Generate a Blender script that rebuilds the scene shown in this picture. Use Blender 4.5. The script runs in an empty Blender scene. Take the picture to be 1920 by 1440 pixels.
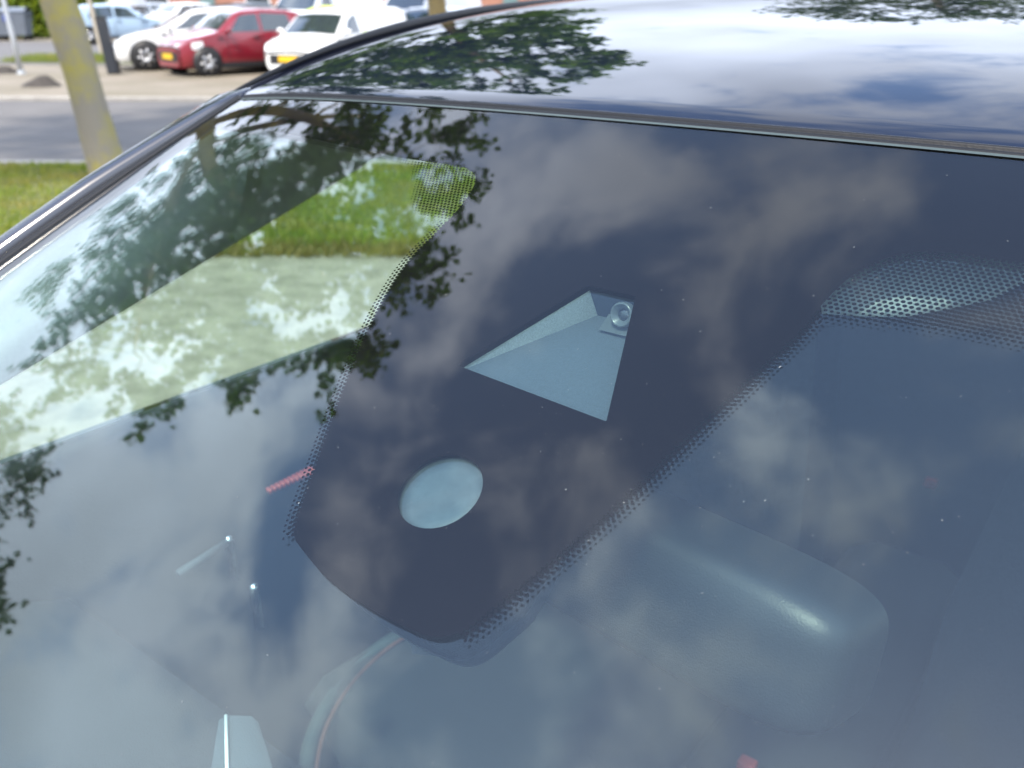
import bpy, bmesh, math, random
import numpy as np
from mathutils import Vector, Matrix
from mathutils.geometry import delaunay_2d_cdt

R = math.radians
sc = bpy.context.scene
C = sc.collection

# ------------------------------------------------------------------ camera
EYE = 1.72
cd = bpy.data.cameras.new('camera')
cd.sensor_width = 36.0
cd.lens = 36.0 * 1700 / 1920
cd.clip_start = 0.02
cd.clip_end = 2000
cd.dof.use_dof = True
cd.dof.focus_distance = 0.50
cd.dof.aperture_fstop = 10.5
cam = bpy.data.objects.new('camera', cd)
C.objects.link(cam)
cam.location = (0, 0, EYE)
cam.rotation_euler = (R(90 - 23.14), 0, 0)
sc.camera = cam

# ------------------------------------------------------------------ sky, sun, exposure
SUN_EL, SUN_AZ = R(58), R(201)          # azimuth clockwise from +Y
w = bpy.data.worlds.new('World'); sc.world = w; w.use_nodes = True
nt = w.node_tree; nt.nodes.clear()
def N(t, **k):
    n = nt.nodes.new(t)
    for a, b in k.items(): setattr(n, a, b)
    return n
def LK(a, b): nt.links.new(a, b)
def MATH(op, a, b=None, c=None, clamp=False):
    n = N('ShaderNodeMath', operation=op, use_clamp=clamp)
    for i, x in enumerate((a, b, c)):
        if x is None: continue
        if isinstance(x, (int, float)): n.inputs[i].default_value = x
        else: LK(x, n.inputs[i])
    return n.outputs[0]
def RAMP(fac, pts):
    n = N('ShaderNodeMapRange'); n.interpolation_type = 'SMOOTHSTEP'
    LK(fac, n.inputs[0])
    for i, v in enumerate(pts): n.inputs[i + 1].default_value = v
    return n.outputs[0]
sky = N('ShaderNodeTexSky', sky_type='NISHITA')
sky.sun_disc = False; sky.sun_elevation = SUN_EL; sky.sun_rotation = SUN_AZ
sky.altitude = 0; sky.air_density = 1.0; sky.dust_density = 1.2; sky.ozone_density = 1.5
tc = N('ShaderNodeTexCoord')
sep = N('ShaderNodeSeparateXYZ'); LK(tc.outputs['Generated'], sep.inputs[0])
zc = MATH('MAXIMUM', sep.outputs[2], 0.0)
den = MATH('ADD', zc, 0.32)
cx = MATH('DIVIDE', sep.outputs[0], den); cy = MATH('DIVIDE', sep.outputs[1], den)
comb = N('ShaderNodeCombineXYZ'); LK(cx, comb.inputs[0]); LK(cy, comb.inputs[1]); comb.inputs[2].default_value = 183.53845
n1 = N('ShaderNodeTexNoise'); n1.inputs['Scale'].default_value = 6.0; n1.inputs['Detail'].default_value = 6; n1.inputs['Roughness'].default_value = 0.52; n1.inputs['Distortion'].default_value = 0.25
LK(comb.outputs[0], n1.inputs['Vector'])
n2 = N('ShaderNodeTexNoise'); n2.inputs['Scale'].default_value = 1.1; n2.inputs['Detail'].default_value = 4
LK(comb.outputs[0], n2.inputs['Vector'])
cov = RAMP(MATH('ADD', MATH('ADD', n1.outputs['Fac'], RAMP(zc, (0.42, 0.78, 0.075, 0.0))), MATH('MULTIPLY', MATH('SUBTRACT', 1.0, zc), 0.37)), (0.49, 0.76, 0.0, 1.0))
# clouds: brighter where thin or towards the horizon, greyer bellies
shade = RAMP(n2.outputs['Fac'], (0.35, 0.65, 0.62, 1.15))
hr_ = N('ShaderNodeValToRGB'); LK(zc, hr_.inputs[0]); hr_.color_ramp.interpolation = 'EASE'
for i_, (a_, b_) in enumerate(((0.0, .20), (.14, .28), (.34, .68), (.85, .62), (1.0, .52))):
    e_ = hr_.color_ramp.elements[i_] if i_ < 2 else hr_.color_ramp.elements.new(a_)
    e_.position = a_; e_.color = (b_, b_, b_, 1)
hor = hr_.outputs[0]
lum = MATH('MULTIPLY', MATH('MULTIPLY', shade, hor), 8.4)
ccol = N('ShaderNodeMix', data_type='RGBA', blend_type='MULTIPLY'); ccol.inputs[0].default_value = 1.0
ccol.inputs[6].default_value = (0.82, 0.915, 1.10, 1)
g = N('ShaderNodeCombineXYZ'); LK(lum, g.inputs[0]); LK(lum, g.inputs[1]); LK(lum, g.inputs[2]); LK(g.outputs[0], ccol.inputs[7])
mixs = N('ShaderNodeMix', data_type='RGBA'); LK(cov, mixs.inputs[0]); LK(sky.outputs[0], mixs.inputs[6]); LK(ccol.outputs[2], mixs.inputs[7])
bg = N('ShaderNodeBackground'); bg.inputs[1].default_value = 0.15
LK(mixs.outputs[2], bg.inputs[0])
wo = N('ShaderNodeOutputWorld'); LK(bg.outputs[0], wo.inputs[0])

sd = bpy.data.lights.new('sun', 'SUN'); sd.energy = 1.5; sd.angle = R(3); sd.color = (1.0, 0.91, 0.77)
sun = bpy.data.objects.new('sun', sd); C.objects.link(sun)
sdir = Vector((math.sin(SUN_AZ) * math.cos(SUN_EL), math.cos(SUN_AZ) * math.cos(SUN_EL), math.sin(SUN_EL)))
sun.location = sdir * 30
sun.rotation_euler = (-sdir).to_track_quat('-Z', 'Y').to_euler()

sc.view_settings.view_transform = 'Standard'; sc.view_settings.look = 'None'
sc.view_settings.exposure = 1.98; sc.view_settings.gamma = 1.0
sc.view_settings.use_curve_mapping = False
sc.render.engine = 'CYCLES'
sc.cycles.use_denoising = True
sc.cycles.max_bounces = 7; sc.cycles.diffuse_bounces = 3; sc.cycles.transparent_max_bounces = 14
sc.cycles.caustics_reflective = False; sc.cycles.caustics_refractive = False
sc.cycles.sample_clamp_indirect = 6

# ------------------------------------------------------------------ materials
MATS = {}
def new_mat(name):
    m = bpy.data.materials.new(name); m.use_nodes = True
    m.node_tree.nodes.clear()
    return m, m.node_tree
def mat(name, col, rough=0.6, metal=0.0, spec=0.5, coat=0.0, var=0.0, vscale=6.0, col2=None, bump=0.0, bscale=200.0, coatrough=0.02, thr=None, emis=None):
    if name in MATS: return MATS[name]
    m, t = new_mat(name)
    o = t.nodes.new('ShaderNodeOutputMaterial'); p = t.nodes.new('ShaderNodeBsdfPrincipled')
    t.links.new(p.outputs[0], o.inputs[0])
    p.inputs['Base Color'].default_value = (*col, 1); p.inputs['Roughness'].default_value = rough
    p.inputs['Metallic'].default_value = metal; p.inputs['Specular IOR Level'].default_value = spec
    p.inputs['Coat Weight'].default_value = coat; p.inputs['Coat Roughness'].default_value = coatrough
    c = t.nodes.new('ShaderNodeTexCoord')
    if var or col2:
        n = t.nodes.new('ShaderNodeTexNoise'); n.inputs['Scale'].default_value = vscale; n.inputs['Detail'].default_value = 8; n.inputs['Roughness'].default_value = 0.65
        t.links.new(c.outputs['Object'], n.inputs['Vector'])
        r = t.nodes.new('ShaderNodeValToRGB')
        a, b = thr or (0.3, 0.7)
        r.color_ramp.elements[0].position = a; r.color_ramp.elements[1].position = b
        c2 = col2 or tuple(min(1, x * (1 + var)) for x in col)
        c1 = col if col2 else tuple(x * (1 - var) for x in col)
        r.color_ramp.elements[0].color = (*c1, 1); r.color_ramp.elements[1].color = (*c2, 1)
        t.links.new(n.outputs['Fac'], r.inputs[0]); t.links.new(r.outputs[0], p.inputs['Base Color'])
    if bump:
        n = t.nodes.new('ShaderNodeTexNoise'); n.inputs['Scale'].default_value = bscale; n.inputs['Detail'].default_value = 4
        t.links.new(c.outputs['Object'], n.inputs['Vector'])
        bp = t.nodes.new('ShaderNodeBump'); bp.inputs['Strength'].default_value = bump; bp.inputs['Distance'].default_value = 0.002
        t.links.new(n.outputs['Fac'], bp.inputs['Height']); t.links.new(bp.outputs[0], p.inputs['Normal'])
    MATS[name] = m
    return m

def glass_mat(name, tint, dust=0.0, ior=1.52, gain=1.0):
    """Thin pane: Fresnel mix of a mirror reflection and tinted transmission, with a light film of dust."""
    if name in MATS: return MATS[name]
    m, t = new_mat(name)
    nn = t.nodes.new; lk = t.links.new
    o = nn('ShaderNodeOutputMaterial')
    geo = nn('ShaderNodeNewGeometry')
    mr = nn('ShaderNodeMapRange'); lk(geo.outputs['Backfacing'], mr.inputs[0]); mr.inputs[3].default_value = ior; mr.inputs[4].default_value = 1 / ior
    fr = nn('ShaderNodeFresnel'); lk(mr.outputs[0], fr.inputs['IOR'])
    mu = nn('ShaderNodeMath'); mu.operation = 'MULTIPLY'; mu.use_clamp = True; mu.inputs[1].default_value = gain; lk(fr.outputs[0], mu.inputs[0])
    tr = nn('ShaderNodeBsdfTransparent'); tr.inputs[0].default_value = (*tint, 1)
    gl = nn('ShaderNodeBsdfGlossy'); gl.inputs['Roughness'].default_value = 0.0; gl.inputs['Color'].default_value = (1, 1, 1, 1)
    mx = nn('ShaderNodeMixShader'); lk(mu.outputs[0], mx.inputs[0]); lk(tr.outputs[0], mx.inputs[1]); lk(gl.outputs[0], mx.inputs[2])
    last = mx.outputs[0]
    if dust:
        df = nn('ShaderNodeBsdfDiffuse'); df.inputs[0].default_value = (0.62, 0.62, 0.6, 1)
        tcn = nn('ShaderNodeTexCoord'); ns = nn('ShaderNodeTexNoise'); ns.inputs['Scale'].default_value = 7; ns.inputs['Detail'].default_value = 6
        lk(tcn.outputs['Object'], ns.inputs['Vector'])
        r = nn('ShaderNodeMapRange'); lk(ns.outputs['Fac'], r.inputs[0]); r.inputs[1].default_value = 0.3; r.inputs[2].default_value = 0.75; r.inputs[3].default_value = dust * 0.55; r.inputs[4].default_value = dust * 1.4
        m2 = nn('ShaderNodeMixShader'); lk(r.outputs[0], m2.inputs[0]); lk(last, m2.inputs[1]); lk(df.outputs[0], m2.inputs[2]); last = m2.outputs[0]
    lk(last, o.inputs[0])
    MATS[name] = m
    return m

def leaf_mat(name, c1, c2, trans=0.35, patch=None):
    if name in MATS: return MATS[name]
    m, t = new_mat(name); nn = t.nodes.new; lk = t.links.new
    o = nn('ShaderNodeOutputMaterial'); geo = nn('ShaderNodeNewGeometry')
    rp = nn('ShaderNodeValToRGB'); rp.color_ramp.elements[0].color = (*c1, 1); rp.color_ramp.elements[1].color = (*c2, 1)
    lk(geo.outputs['Random Per Island'], rp.inputs[0])
    col_ = rp.outputs[0]
    if patch:
        tcn = nn('ShaderNodeTexCoord'); ns = nn('ShaderNodeTexNoise'); ns.inputs['Scale'].default_value = 1.6; ns.inputs['Detail'].default_value = 5; lk(tcn.outputs['Object'], ns.inputs['Vector'])
        r2 = nn('ShaderNodeMapRange'); lk(ns.outputs['Fac'], r2.inputs[0]); r2.inputs[1].default_value = .45; r2.inputs[2].default_value = .68; r2.inputs[4].default_value = .8
        mx0 = nn('ShaderNodeMix'); mx0.data_type = 'RGBA'; lk(r2.outputs[0], mx0.inputs[0]); lk(rp.outputs[0], mx0.inputs[6]); mx0.inputs[7].default_value = (*patch, 1); col_ = mx0.outputs[2]
    p = nn('ShaderNodeBsdfPrincipled'); p.inputs['Roughness'].default_value = 0.5; p.inputs['Specular IOR Level'].default_value = 0.35; lk(col_, p.inputs['Base Color'])
    tl = nn('ShaderNodeBsdfTranslucent')
    br = nn('ShaderNodeMix'); br.data_type = 'RGBA'; br.blend_type = 'MULTIPLY'; br.inputs[0].default_value = 1; br.inputs[7].default_value = (1.3, 1.35, 0.5, 1); lk(col_, br.inputs[6]); lk(br.outputs[2], tl.inputs[0])
    mx = nn('ShaderNodeMixShader'); mx.inputs[0].default_value = trans; lk(p.outputs[0], mx.inputs[1]); lk(tl.outputs[0], mx.inputs[2]); lk(mx.outputs[0], o.inputs[0])
    MATS[name] = m
    return m

# ------------------------------------------------------------------ mesh helpers
def obj(name, verts, faces, m, parent=None, smooth=True, mats=None, fmat=None):
    me = bpy.data.meshes.new(name)
    me.from_pydata([tuple(v) for v in verts], [], [tuple(f) for f in faces])
    me.materials.append(m)
    for x in (mats or []): me.materials.append(x)
    if fmat is not None: me.polygons.foreach_set('material_index', fmat)
    if smooth: me.polygons.foreach_set('use_smooth', [True] * len(me.polygons))
    me.update()
    o = bpy.data.objects.new(name, me); C.objects.link(o)
    if parent: o.parent = parent
    return o
def tag(o, label=None, cat=None, group=None, kind=None):
    if label: o['label'] = label
    if cat: o['category'] = cat
    if group: o['group'] = group
    if kind: o['kind'] = kind
    return o
def empty(name, loc, rz=0.0):
    o = bpy.data.objects.new(name, None); C.objects.link(o); o.location = loc; o.rotation_euler = (0, 0, rz); o.empty_display_size = 0.2
    return o
def copy_tree(o, parent=None):
    c = o.copy(); C.objects.link(c); c.parent = parent
    for ch in list(o.children): copy_tree(ch, c)
    return c
class MB:
    def __init__(s): s.v = []; s.f = []
    def grid(s, rows, close=False, flip=False):
        b = len(s.v); n = len(rows[0])
        for r in rows: s.v += [tuple(p) for p in r]
        for i in range(len(rows) - 1):
            for j in range(n if close else n - 1):
                k = (j + 1) % n
                q = [b + i * n + j, b + i * n + k, b + (i + 1) * n + k, b + (i + 1) * n + j]
                s.f.append(q[::-1] if flip else q)
        return s
    def poly(s, pts):
        b = len(s.v); s.v += [tuple(p) for p in pts]; s.f.append(list(range(b, b + len(pts)))); return s
    def box(s, c, h, rot=None):
        b = len(s.v); c = Vector(c)
        for dx in (-1, 1):
            for dy in (-1, 1):
                for dz in (-1, 1):
                    p = Vector((dx * h[0], dy * h[1], dz * h[2]))
                    if rot: p = rot @ p
                    s.v.append(tuple(c + p))
        for f in ((0, 1, 3, 2), (4, 6, 7, 5), (0, 4, 5, 1), (2, 3, 7, 6), (0, 2, 6, 4), (1, 5, 7, 3)): s.f.append([b + i for i in f])
        return s
    def tube(s, pts, rad, n=8, caps=True):
        pts = [Vector(p) for p in pts]
        if not hasattr(rad, '__len__'): rad = [rad] * len(pts)
        rows = []; ref = None
        for i, p in enumerate(pts):
            a = pts[max(i - 1, 0)]; b_ = pts[min(i + 1, len(pts) - 1)]; t = (b_ - a).normalized()
            if ref is None: ref = t.orthogonal().normalized()
            x = (ref - t * ref.dot(t)).normalized(); y = t.cross(x); ref = x
            rows.append([p + (x * math.cos(2 * math.pi * k / n) + y * math.sin(2 * math.pi * k / n)) * rad[i] for k in range(n)])
        b = len(s.v); s.grid(rows, close=True)
        if caps:
            s.f.append([b + k for k in range(n)][::-1]); s.f.append([b + (len(rows) - 1) * n + k for k in range(n)])
        return s
    def lathe(s, prof, c, axis='z', n=24):
        c = Vector(c); rows = []
        for (r, h) in prof:
            row = []
            for k in range(n):
                a = 2 * math.pi * k / n; u, v_ = r * math.cos(a), r * math.sin(a)
                row.append(c + (Vector((u, v_, h)) if axis == 'z' else Vector((u, h, v_)) if axis == 'y' else Vector((h, u, v_))))
            rows.append(row)
        b = len(s.v); s.grid(rows, close=True)
        s.f.append([b + k for k in range(n)]); s.f.append([b + (len(rows) - 1) * n + k for k in range(n)])
        return s
    def build(s, name, m, parent=None, smooth=True): return obj(name, s.v, s.f, m, parent, smooth)
def bevel(o, wd=0.01, seg=2):
    b = o.modifiers.new('bevel', 'BEVEL'); b.width = wd; b.segments = seg; b.limit_method = 'ANGLE'; return o

# ------------------------------------------------------------------ ground, roads, verge
def sheet(name, pts, z, m, kind='structure', div=1):
    o = MB().poly([(x, y, z) for x, y in pts]).build(name, m, None, False); tag(o, kind=kind); return o
PAVE = mat('ground_concrete', (0.16, 0.145, 0.105), 0.9, var=0.0, vscale=5, col2=(0.34, 0.305, 0.235), bump=0.6, bscale=60)
sheet('ground', [(-500, -500), (500, -500), (500, 900), (-500, 900)], 0.0, PAVE)
def paving_mat():
    m, t = new_mat('paving_bricks'); nn = t.nodes.new; lk = t.links.new
    o = nn('ShaderNodeOutputMaterial'); p = nn('ShaderNodeBsdfPrincipled'); lk(p.outputs[0], o.inputs[0]); p.inputs['Roughness'].default_value = 0.9
    c = nn('ShaderNodeTexCoord'); b = nn('ShaderNodeTexBrick'); lk(c.outputs['Object'], b.inputs['Vector'])
    b.inputs['Scale'].default_value = 4.5; b.inputs['Color1'].default_value = (0.225, 0.20, 0.155, 1); b.inputs['Color2'].default_value = (0.19, 0.165, 0.13, 1); b.inputs['Mortar'].default_value = (0.17, 0.15, 0.13, 1); b.inputs['Mortar Size'].default_value = 0.012
    n = nn('ShaderNodeTexNoise'); n.inputs['Scale'].default_value = 0.6; n.inputs['Detail'].default_value = 7; lk(c.outputs['Object'], n.inputs['Vector'])
    r = nn('ShaderNodeValToRGB'); r.color_ramp.elements[0].position = .35; r.color_ramp.elements[1].position = .65; r.color_ramp.elements[0].color = (0.82, 0.80, 0.70, 1); r.color_ramp.elements[1].color = (1.1, 1.07, 1.05, 1); lk(n.outputs[0], r.inputs[0])
    x = nn('ShaderNodeMix'); x.data_type = 'RGBA'; x.blend_type = 'MULTIPLY'; x.inputs[0].default_value = 1; lk(b.outputs[0], x.inputs[6]); lk(r.outputs[0], x.inputs[7]); lk(x.outputs[2], p.inputs['Base Color'])
    return m
PBR = paving_mat()
ASPH = mat('asphalt', (0.098, 0.092, 0.088), 0.85, col2=(0.134, 0.126, 0.120), vscale=1.3, bump=0.5, bscale=90)
GRS = mat('grass_soil', (0.06, 0.085, 0.018), 0.95, col2=(0.12, 0.12, 0.035), vscale=1.2, bump=0.8, bscale=30)
SOIL = mat('dry_edge', (0.24, 0.16, 0.06), 0.95, col2=(0.20, 0.20, 0.06), vscale=5)
KERB = mat('kerb_concrete', (0.33, 0.31, 0.28), 0.9, var=0.2, vscale=3)
sheet('road', [(-90, 10.35), (60, 9.95), (60, 14.5), (-90, 19.8)], 0.004, ASPH)
sheet('road', [(-120, 30.8), (-9.2, 26.0), (-8.4, 39.5), (-120, 41.0)], 0.016, ASPH)
sheet('car_park_paving', [(-90, 19.92), (60, 14.62), (60, 140), (-90, 140)], 0.010, PBR)
k = MB()
def kerb(y0, y1, x0=-90, x1=60, wd=0.12, h=0.07):
    m_ = MB()
    for i in range(0, 1): pass
    a0, a1 = Vector((x0, y0, 0)), Vector((x1, y1, 0))
    m_.grid([[a0 + Vector((0, 0, -.02)), a0 + Vector((0, 0, h - .01)), a0 + Vector((0, .015, h)), a0 + Vector((0, wd, h)), a0 + Vector((0, wd, -.02))],
             [a1 + Vector((0, 0, -.02)), a1 + Vector((0, 0, h - .01)), a1 + Vector((0, .015, h)), a1 + Vector((0, wd, h)), a1 + Vector((0, wd, -.02))]], flip=True)
    return tag(m_.build('kerb', KERB, None, False), kind='structure')
kerb(19.8, 14.5)
kerb(10.23, 9.83)
# verge: low mound of turf between the paving and the road, with a worn edge
vg = []
for i in range(61):
    x = -45 + i * 1.1
    row = []
    for j, (f, h) in enumerate(((0, .0), (.02, .02), (.08, .045), (.3, .06), (.6, .06), (.9, .05), (.985, .045), (1, .01))):
        ya, yb = 6.42 + .05 * math.sin(x * 1.3) + .04 * math.sin(x * 3.7) - 0.012 * x, 10.22 - (x + 90) * .4 / 150
        row.append((x, ya + (yb - ya) * f, h + .008 * math.sin(x * 2.1 + j)))
    vg.append(row)
tag(MB().grid(vg, flip=True).build('verge', GRS), kind='structure')

rng = np.random.default_rng(7)
def raw_mesh(name, verts, tris, m, parent=None):
    """fast triangle mesh from numpy arrays"""
    me = bpy.data.meshes.new(name); nv, nf = len(verts), len(tris)
    me.vertices.add(nv); me.vertices.foreach_set('co', verts.astype(np.float32).ravel())
    me.loops.add(nf * 3); me.loops.foreach_set('vertex_index', tris.astype(np.int32).ravel())
    me.polygons.add(nf); me.polygons.foreach_set('loop_start', np.arange(0, nf * 3, 3, dtype=np.int32)); me.polygons.foreach_set('loop_total', np.full(nf, 3, dtype=np.int32))
    me.materials.append(m); me.update(calc_edges=True); me.validate()
    o = bpy.data.objects.new(name, me); C.objects.link(o)
    if parent: o.parent = parent
    return o
def blades(n, xr, yr, hh, z0, colname, c1, c2, name='grass', dens=None):
    x = rng.uniform(*xr, n); y = rng.uniform(*yr, n)
    a = rng.uniform(0, 2 * np.pi, n); h = hh * rng.uniform(.5, 1.3, n); wd = rng.uniform(.006, .012, n)
    b = np.stack([x, y, np.full(n, z0)], 1); ax = np.stack([np.cos(a), np.sin(a), np.zeros(n)], 1)
    lean = np.stack([rng.normal(0, .35, n) * h, rng.normal(0, .35, n) * h, h], 1)
    V = np.stack([b - ax * wd[:, None], b + ax * wd[:, None], b + lean], 1).reshape(-1, 3)
    return tag(raw_mesh(name, V, np.arange(n * 3).reshape(-1, 3), leaf_mat(colname, c1, c2, .3, patch=(.30, .25, .07))), kind='stuff')
o = blades(60000, (-8.5, 3.2), (6.5, 9.95), .055, .045, 'grass_blades', (0.12, 0.20, 0.018), (0.30, 0.31, 0.055))
tag(o, 'short green and yellowing grass on the roadside verge', 'grass')
o = blades(9000, (-8.5, 3.2), (6.30, 6.66), .07, .01, 'dry_blades', (0.17, 0.13, 0.04), (0.23, 0.18, 0.06))
tag(o, 'dry brownish grass fringe where the verge meets the paving', 'grass')

# ------------------------------------------------------------------ trees
def leaves(centers, dirs, size, seed):
    """folded diamond leaves, two triangles a side sharing the midrib"""
    r = np.random.default_rng(seed); n = len(centers)
    d = dirs + r.normal(0, .55, (n, 3)); d /= np.linalg.norm(d, axis=1)[:, None]
    q = r.normal(0, 1, (n, 3)) + np.array([0, 0, .9]); s = np.cross(d, q); s /= np.linalg.norm(s, axis=1)[:, None]
    u = np.cross(s, d)
    L = size * r.uniform(.65, 1.25, n)[:, None]; W_ = L * r.uniform(.32, .48, n)[:, None]
    p0 = centers; p1 = centers + d * L; a = centers + d * L * .45 + s * W_ + u * L * .12; b = centers + d * L * .45 - s * W_ + u * L * .12
    V = np.stack([p0, a, p1, b], 1).reshape(-1, 3)
    i = np.arange(n)[:, None] * 4
    T = np.concatenate([i + np.array([[0, 2, 1]]), i + np.array([[0, 3, 2]])], 1).reshape(-1, 3)
    return V, T
BARK = mat('bark', (0.24, 0.21, 0.165), 0.9, col2=(0.33, 0.28, 0.07), vscale=2.2, bump=1.0, bscale=35, thr=(.44, .62))
BARK2 = mat('bark_grey', (0.16, 0.14, 0.11), 0.9, var=0.3, vscale=4, bump=1.0, bscale=35)
def tree(label, base, nodes, cc, cr, nclump, ntwig, nleaf, lsize, seed, lm, radii, twig=.75, bark=BARK, group=None, low=-.75, limbs=()):
    """nodes: trunk path (absolute); limbs: extra paths; clumps hang on bent branches that leave the nearest limb point"""
    rnd = random.Random(seed); r = np.random.default_rng(seed)
    t = empty('tree', base); tag(t, label, 'tree', group)
    B = Vector(base); mb = MB(); pts = []
    def path(ps, rs, n):
        # smooth the polyline a little
        out = []; ro = []
        for i in range(len(ps) - 1):
            p_1 = ps[max(i - 1, 0)]; p0, p1 = ps[i], ps[i + 1]; p2 = ps[min(i + 2, len(ps) - 1)]
            for k_ in range(4):
                u = k_ / 4
                out.append(0.5 * ((2 * p0) + (p1 - p_1) * u + (2 * p_1 - 5 * p0 + 4 * p1 - p2) * u * u + (3 * p0 - p_1 - 3 * p1 + p2) * u ** 3)); ro.append(rs[i] + (rs[i + 1] - rs[i]) * u)
        out.append(ps[-1]); ro.append(rs[-1])
        mb.tube([p - B for p in out], [q * rnd.uniform(.95, 1.06) for q in ro], n)
        return list(zip(out, ro))
    P0 = [Vector(p) for p in nodes]
    tp = path(P0, radii, 12)
    pts += [(p, q) for p, q in tp if p.z > nodes[1][2] * 1.2 + 1.0]
    for (ps, rs) in limbs: pts += path([Vector(p) for p in ps], rs, 8)
    lc = []; ld = []
    cl = []; tries = 0
    while len(cl) < nclump and tries < 4000:
        tries += 1
        v = Vector((rnd.gauss(0, 1), rnd.gauss(0, 1), rnd.gauss(0, 1))).normalized() * (rnd.random() ** .42)
        if v.z < low: continue
        p = Vector((cc[0] + v.x * cr[0], cc[1] + v.y * cr[1], cc[2] + v.z * cr[2]))
        if any((p - q).length < min(cr) * (.26 if nclump < 70 else .16) for q in cl): continue
        cl.append(p)
    cl.sort(key=lambda p: min((p - q[0]).length for q in pts))
    for p in cl:
        q, qr = min(pts, key=lambda a: (a[0] - p).length + 0.6 * max(0, a[0].z - p.z))
        dv = p - q; mid = q + dv * .5 + Vector((rnd.gauss(0, .08), rnd.gauss(0, .08), .12)) * dv.length
        r0 = min(qr * .6, .02 + .022 * dv.length)
        mb.tube([q - B, q + dv * .2 + (mid - q) * .08 - B, mid - B, p - B], [r0, r0 * .85, r0 * .6, r0 * .3], 5, caps=False)
        pts.append((mid, r0 * .6)); pts.append((p, r0 * .35))
        for j in range(ntwig):
            d = (dv.normalized() * .6 + Vector((rnd.gauss(0, .75), rnd.gauss(0, .75), rnd.gauss(0, .45)))).normalized()
            ln = twig * rnd.uniform(.45, 1.15); e = p + d * ln + Vector((0, 0, -.12 * ln))
            mb.tube([p - B, p + d * ln * .5 - B, e - B], [r0 * .3, r0 * .2, .003], 3, caps=False)
            f = r.uniform(.15, 1.05, nleaf) ** .8
            base_ = np.array(p - B)[None] + np.array(e - p)[None] * f[:, None] + r.normal(0, .075 * twig, (nleaf, 3))
            lc.append(base_); ld.append(np.tile(np.array(d), (nleaf, 1)))
    mb.build('trunk', bark, t)
    V, T = leaves(np.concatenate(lc), np.concatenate(ld), lsize, seed)
    raw_mesh('crown', V, T, lm, t)
    return t
LF1 = leaf_mat('leaves_lime', (0.035, 0.095, 0.008), (0.095, 0.18, 0.018), .42)
LF4 = leaf_mat('leaves_bright', (0.07, 0.15, 0.010), (0.15, 0.24, 0.02), .5)
LF2 = leaf_mat('leaves_mid', (0.03, 0.06, 0.012), (0.075, 0.12, 0.028), .35)
LF3 = leaf_mat('leaves_far', (0.03, 0.055, 0.014), (0.07, 0.11, 0.03), .3)
# the roadside tree left of the car (mirrored in the windscreen)
tree('lichen-streaked roadside tree on the grass verge, its crown mirrored in the windscreen', (-4.14, 9.25, .02),
     [(-4.04, 9.25, -.1), (-4.10, 9.25, .35), (-4.33, 9.3, 1.9), (-4.9, 9.25, 4.0), (-6.0, 8.9, 6.2), (-6.4, 8.5, 8.2), (-6.5, 8.2, 9.6)],
     (-6.15, 8.25, 7.35), (3.2, 2.9, 2.85), 64, 11, 36, .125, 3, LF1, [.22, .175, .158, .155, .12, .08, .03], .85,
     limbs=[([(-5.2, 9.25, 3.9), (-4.9, 9.2, 5.2), (-4.6, 8.9, 6.8), (-4.5, 8.7, 8.2)], [.13, .11, .08, .03]),
            ([(-5.6, 9.1, 5.1), (-7.0, 8.1, 6.4), (-8.0, 7.0, 7.2)], [.11, .08, .03]),
            ([(-5.6, 9.1, 5.1), (-5.6, 10.3, 7.2), (-5.2, 11.0, 9.0)], [.10, .07, .03])])
# tree left of the frame, its branch tips mirrored at the windscreen's left edge
tree('leafy tree standing out of frame, branch tips mirrored low at the left of the windscreen', (-13.4, 6.2, 0),
     [(-13.4, 6.2, -.1), (-13.4, 6.2, .5), (-13.3, 6.2, 2.5), (-13.1, 6.3, 4.5), (-13.0, 6.3, 6.2), (-13.0, 6.3, 7.4)],
     (-13.2, 6.1, 6.45), (2.5, 2.7, 2.25), 74, 8, 22, .125, 11, LF2, [.28, .22, .19, .16, .09, .03], .85, bark=BARK2)
# trees behind the car park, mirrored in the roof
tree('yellow-barked tree trunk between the parked white vehicles behind the roof', (-2.05, 27.5, 0),
     [(-2.05, 27.5, -.1), (-2.05, 27.5, .5), (-2.2, 27.3, 3), (-2.6, 26.8, 6.5), (-3.0, 26.4, 11.5), (-3.0, 26.2, 15)],
     (-4.2, 26.0, 10.2), (5.8, 5.0, 6.0), 120, 9, 24, .30, 23, LF4, [.33, .27, .24, .2, .12, .05], 1.35, bark=mat('bark_ochre', (0.33, 0.24, 0.09), .9, col2=(0.24, .18, .09), vscale=3))
tree('broad tree mirrored at the top right of the car roof', (10.4, 25.0, 0),
     [(10.4, 25, -.1), (10.4, 25, .5), (10.5, 25, 3), (10.5, 24.8, 6), (10.7, 24.5, 9)],
     (10.5, 24.8, 6.4), (4.2, 4.0, 3.4), 80, 8, 20, .17, 31, LF2, [.3, .25, .22, .16, .05], 1.1, bark=BARK2)

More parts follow.
